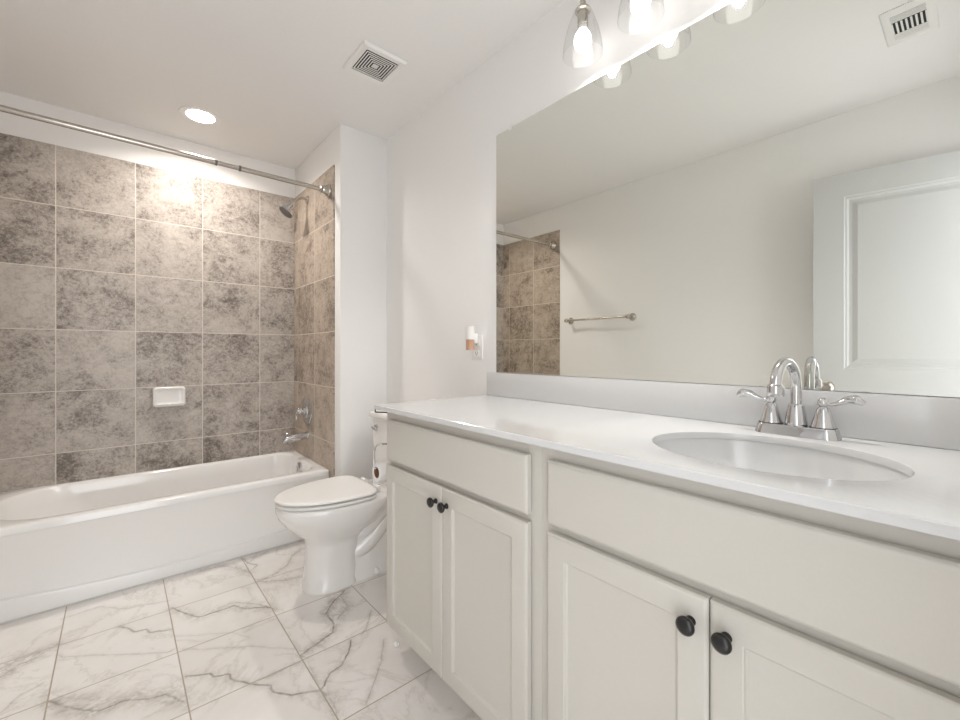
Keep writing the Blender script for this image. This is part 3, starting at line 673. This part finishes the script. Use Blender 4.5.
ar = root('air_register', (-1.155, .175, H), 'small white ceiling air register seen only as a mirror reflection', 'vent')
rx, ry, ax_, ay_ = -1.155, .180, .135, .077
bm = B(); R = [[cmap(rx+a*sx_, ry+b*sy_, d) for sx_, sy_ in ((-1, -1), (1, -1), (1, 1), (-1, 1))] for a, b, d in ((ax_, ay_, .0005), (ax_, ay_, .003), (ax_-.006, ay_-.006, .007), (.098, .050, .008), (.098, .050, .003))]
loft(bm, R, False, False); obj('register_frame', bm, M['plastic'], ar)
bm = B(); box(bm, rx-.098, rx+.098, ry-.050, ry+.050, H-.0022, H-.0010); obj('dark_backing', bm, M['dark'], ar)
for k in range(6):
    bm = B(); x = rx+.094-k*.009; box(bm, x-.003, x+.003, ry-.050, ry+.050, H-.0078, H-.0066); obj('slat', bm, M['plastic'], ar)
for k in range(8):
    bm = B(); y = ry-.049+k*.014; box(bm, rx-.045, rx+.040, y-.0032, y+.0032, H-.0078, H-.0066); obj('fin', bm, M['plastic'], ar)
for k in range(5):
    bm = B(); x = rx-.052-k*.0105; box(bm, x-.0040, x+.0040, ry-.050, ry+.050, H-.0078, H-.0066); obj('slat', bm, M['plastic'], ar)

# ------------------------------------------------------------------ towel bar (left wall, seen in the mirror)
tw = root('towel_bar', (XL, 2.07, 1.375), 'straight nickel towel bar on the left wall, seen in the mirror', 'towel bar')
for y in (1.775, 2.375):
    bm = B(); lathe(bm, [(.030, .0005), (.030, .005), (.024, .012), (.012, .018), (.011, .050), (.017, .056), (.019, .066), (.017, .078), (.008, .084)], (XL, y, 1.378), (1, 0, 0)); obj('wall_post', bm, M['nickel'], tw)
bm = B(); lathe(bm, [(.009, 0), (.009, .60)], (XL+.066, 1.775, 1.378), (0, 1, 0), 20); obj('bar', bm, M['nickel'], tw)

# ------------------------------------------------------------------ outlet and plug-in air freshener
ou = root('wall_outlet', (0, 1.527, 1.12), 'white outlet plate on the wall left of the mirror', 'outlet')
bm = B(); box(bm, -.006, -.0003, 1.489, 1.566, 1.065, 1.180, .003); obj('cover_plate', bm, M['plastic'], ou)
for z in (1.098, 1.147):
    bm = B(); box(bm, -.008, -.0055, 1.511, 1.545, z-.015, z+.015, .004); s_ = obj('socket', bm, M['plastic'], ou)
    bm = B(); box(bm, -.0085, -.0078, 1.519, 1.521, z-.004, z+.006); box(bm, -.0085, -.0078, 1.534, 1.536, z-.004, z+.006); lathe(bm, [(.0025, .0078), (.0025, .0085)], (0, 1.5275, z-.009), (-1, 0, 0), 10); obj('slot', bm, M['dark'], s_)
af = root('air_freshener', (-.045, 1.53, 1.15), 'white plug-in air freshener with amber oil bottle in the outlet', 'air freshener')
bm = B(); loft(bm, [rrect(-.065, -.028, 1.508, 1.550, r, z, 40) for r, z in ((.012, 1.160), (.017, 1.166), (.018, 1.214), (.015, 1.220))]); box(bm, -.034, -.0086, 1.512, 1.546, 1.142, 1.190, .006); obj('warmer', bm, M['plastic'], af)
bm = B(); loft(bm, [rrect(-.062, -.030, 1.511, 1.547, r, z, 40) for r, z in ((.008, 1.112), (.012, 1.116), (.012, 1.152), (.008, 1.1595))]); obj('oil_bottle', bm, M['amber'], af)

# ------------------------------------------------------------------ toilet paper on its wire arm
RYC, RZC = 1.482, .645
ph = root('paper_holder', (-.545, 1.435, .74), 'chrome curved toilet paper arm on the end of the vanity', 'paper holder')
bm = B(); tube(bm, [(-.50, 1.440, .756), (-.545, 1.452, .757), (-.548, 1.474, .746), (-.549, 1.487, .718), (-.549, 1.490, .690), (-.548, 1.488, .668), (-.545, RYC, RZC+.0162), (-.50, RYC, RZC+.0164), (-.43, RYC, RZC+.0164)], .0034, 12, 6); obj('wire_arm', bm, M['chrome'], ph)
bm = B(); lathe(bm, [(.022, .0005), (.020, .006), (.010, .008)], (-.50, 1.433, .756), (0, 1, 0)); obj('mount', bm, M['chrome'], ph)
tp = root('toilet_paper_roll', (-.49, RYC, RZC), 'nearly used white toilet paper roll with brown core beside the vanity', 'toilet paper')
def annulus(bm, ro, ri, x0, x1, n=32):
    c = lambda r, x: [Vector((x, RYC+r*math.cos(2*PI*k/n), RZC+r*math.sin(2*PI*k/n))) for k in range(n)]
    loft(bm, [c(ro, x0), c(ro, x1), c(ri, x1), c(ri, x0)], closed=True)
bm = B(); annulus(bm, .034, .0212, -.542, -.442)
c_ = [Vector((-.540, RYC+.0335, RZC)), Vector((-.540, RYC+.0335, RZC-.055)), Vector((-.540, RYC+.0345, RZC-.055)), Vector((-.540, RYC+.0345, RZC))]
loft(bm, [c_, [p+Vector((.096, 0, 0)) for p in c_]]); obj('tissue', bm, M['paper'], tp)
bm = B(); annulus(bm, .0211, .0196, -.5415, -.4425); obj('cardboard_core', bm, M['card'], tp)

# small white round bumper on the floor by the vanity corner
bm = B(); lathe(bm, [(.0105, 0), (.0115, .004), (.0105, .011), (.006, .016), (.002, .017)], (-.494, 1.418, .0005), n=24)
tag(obj('floor_bumper', bm, M['plastic'], org=(-.494, 1.418, 0), smooth=60), 'tiny round white rubber bumper on the floor at the vanity corner', 'bumper')
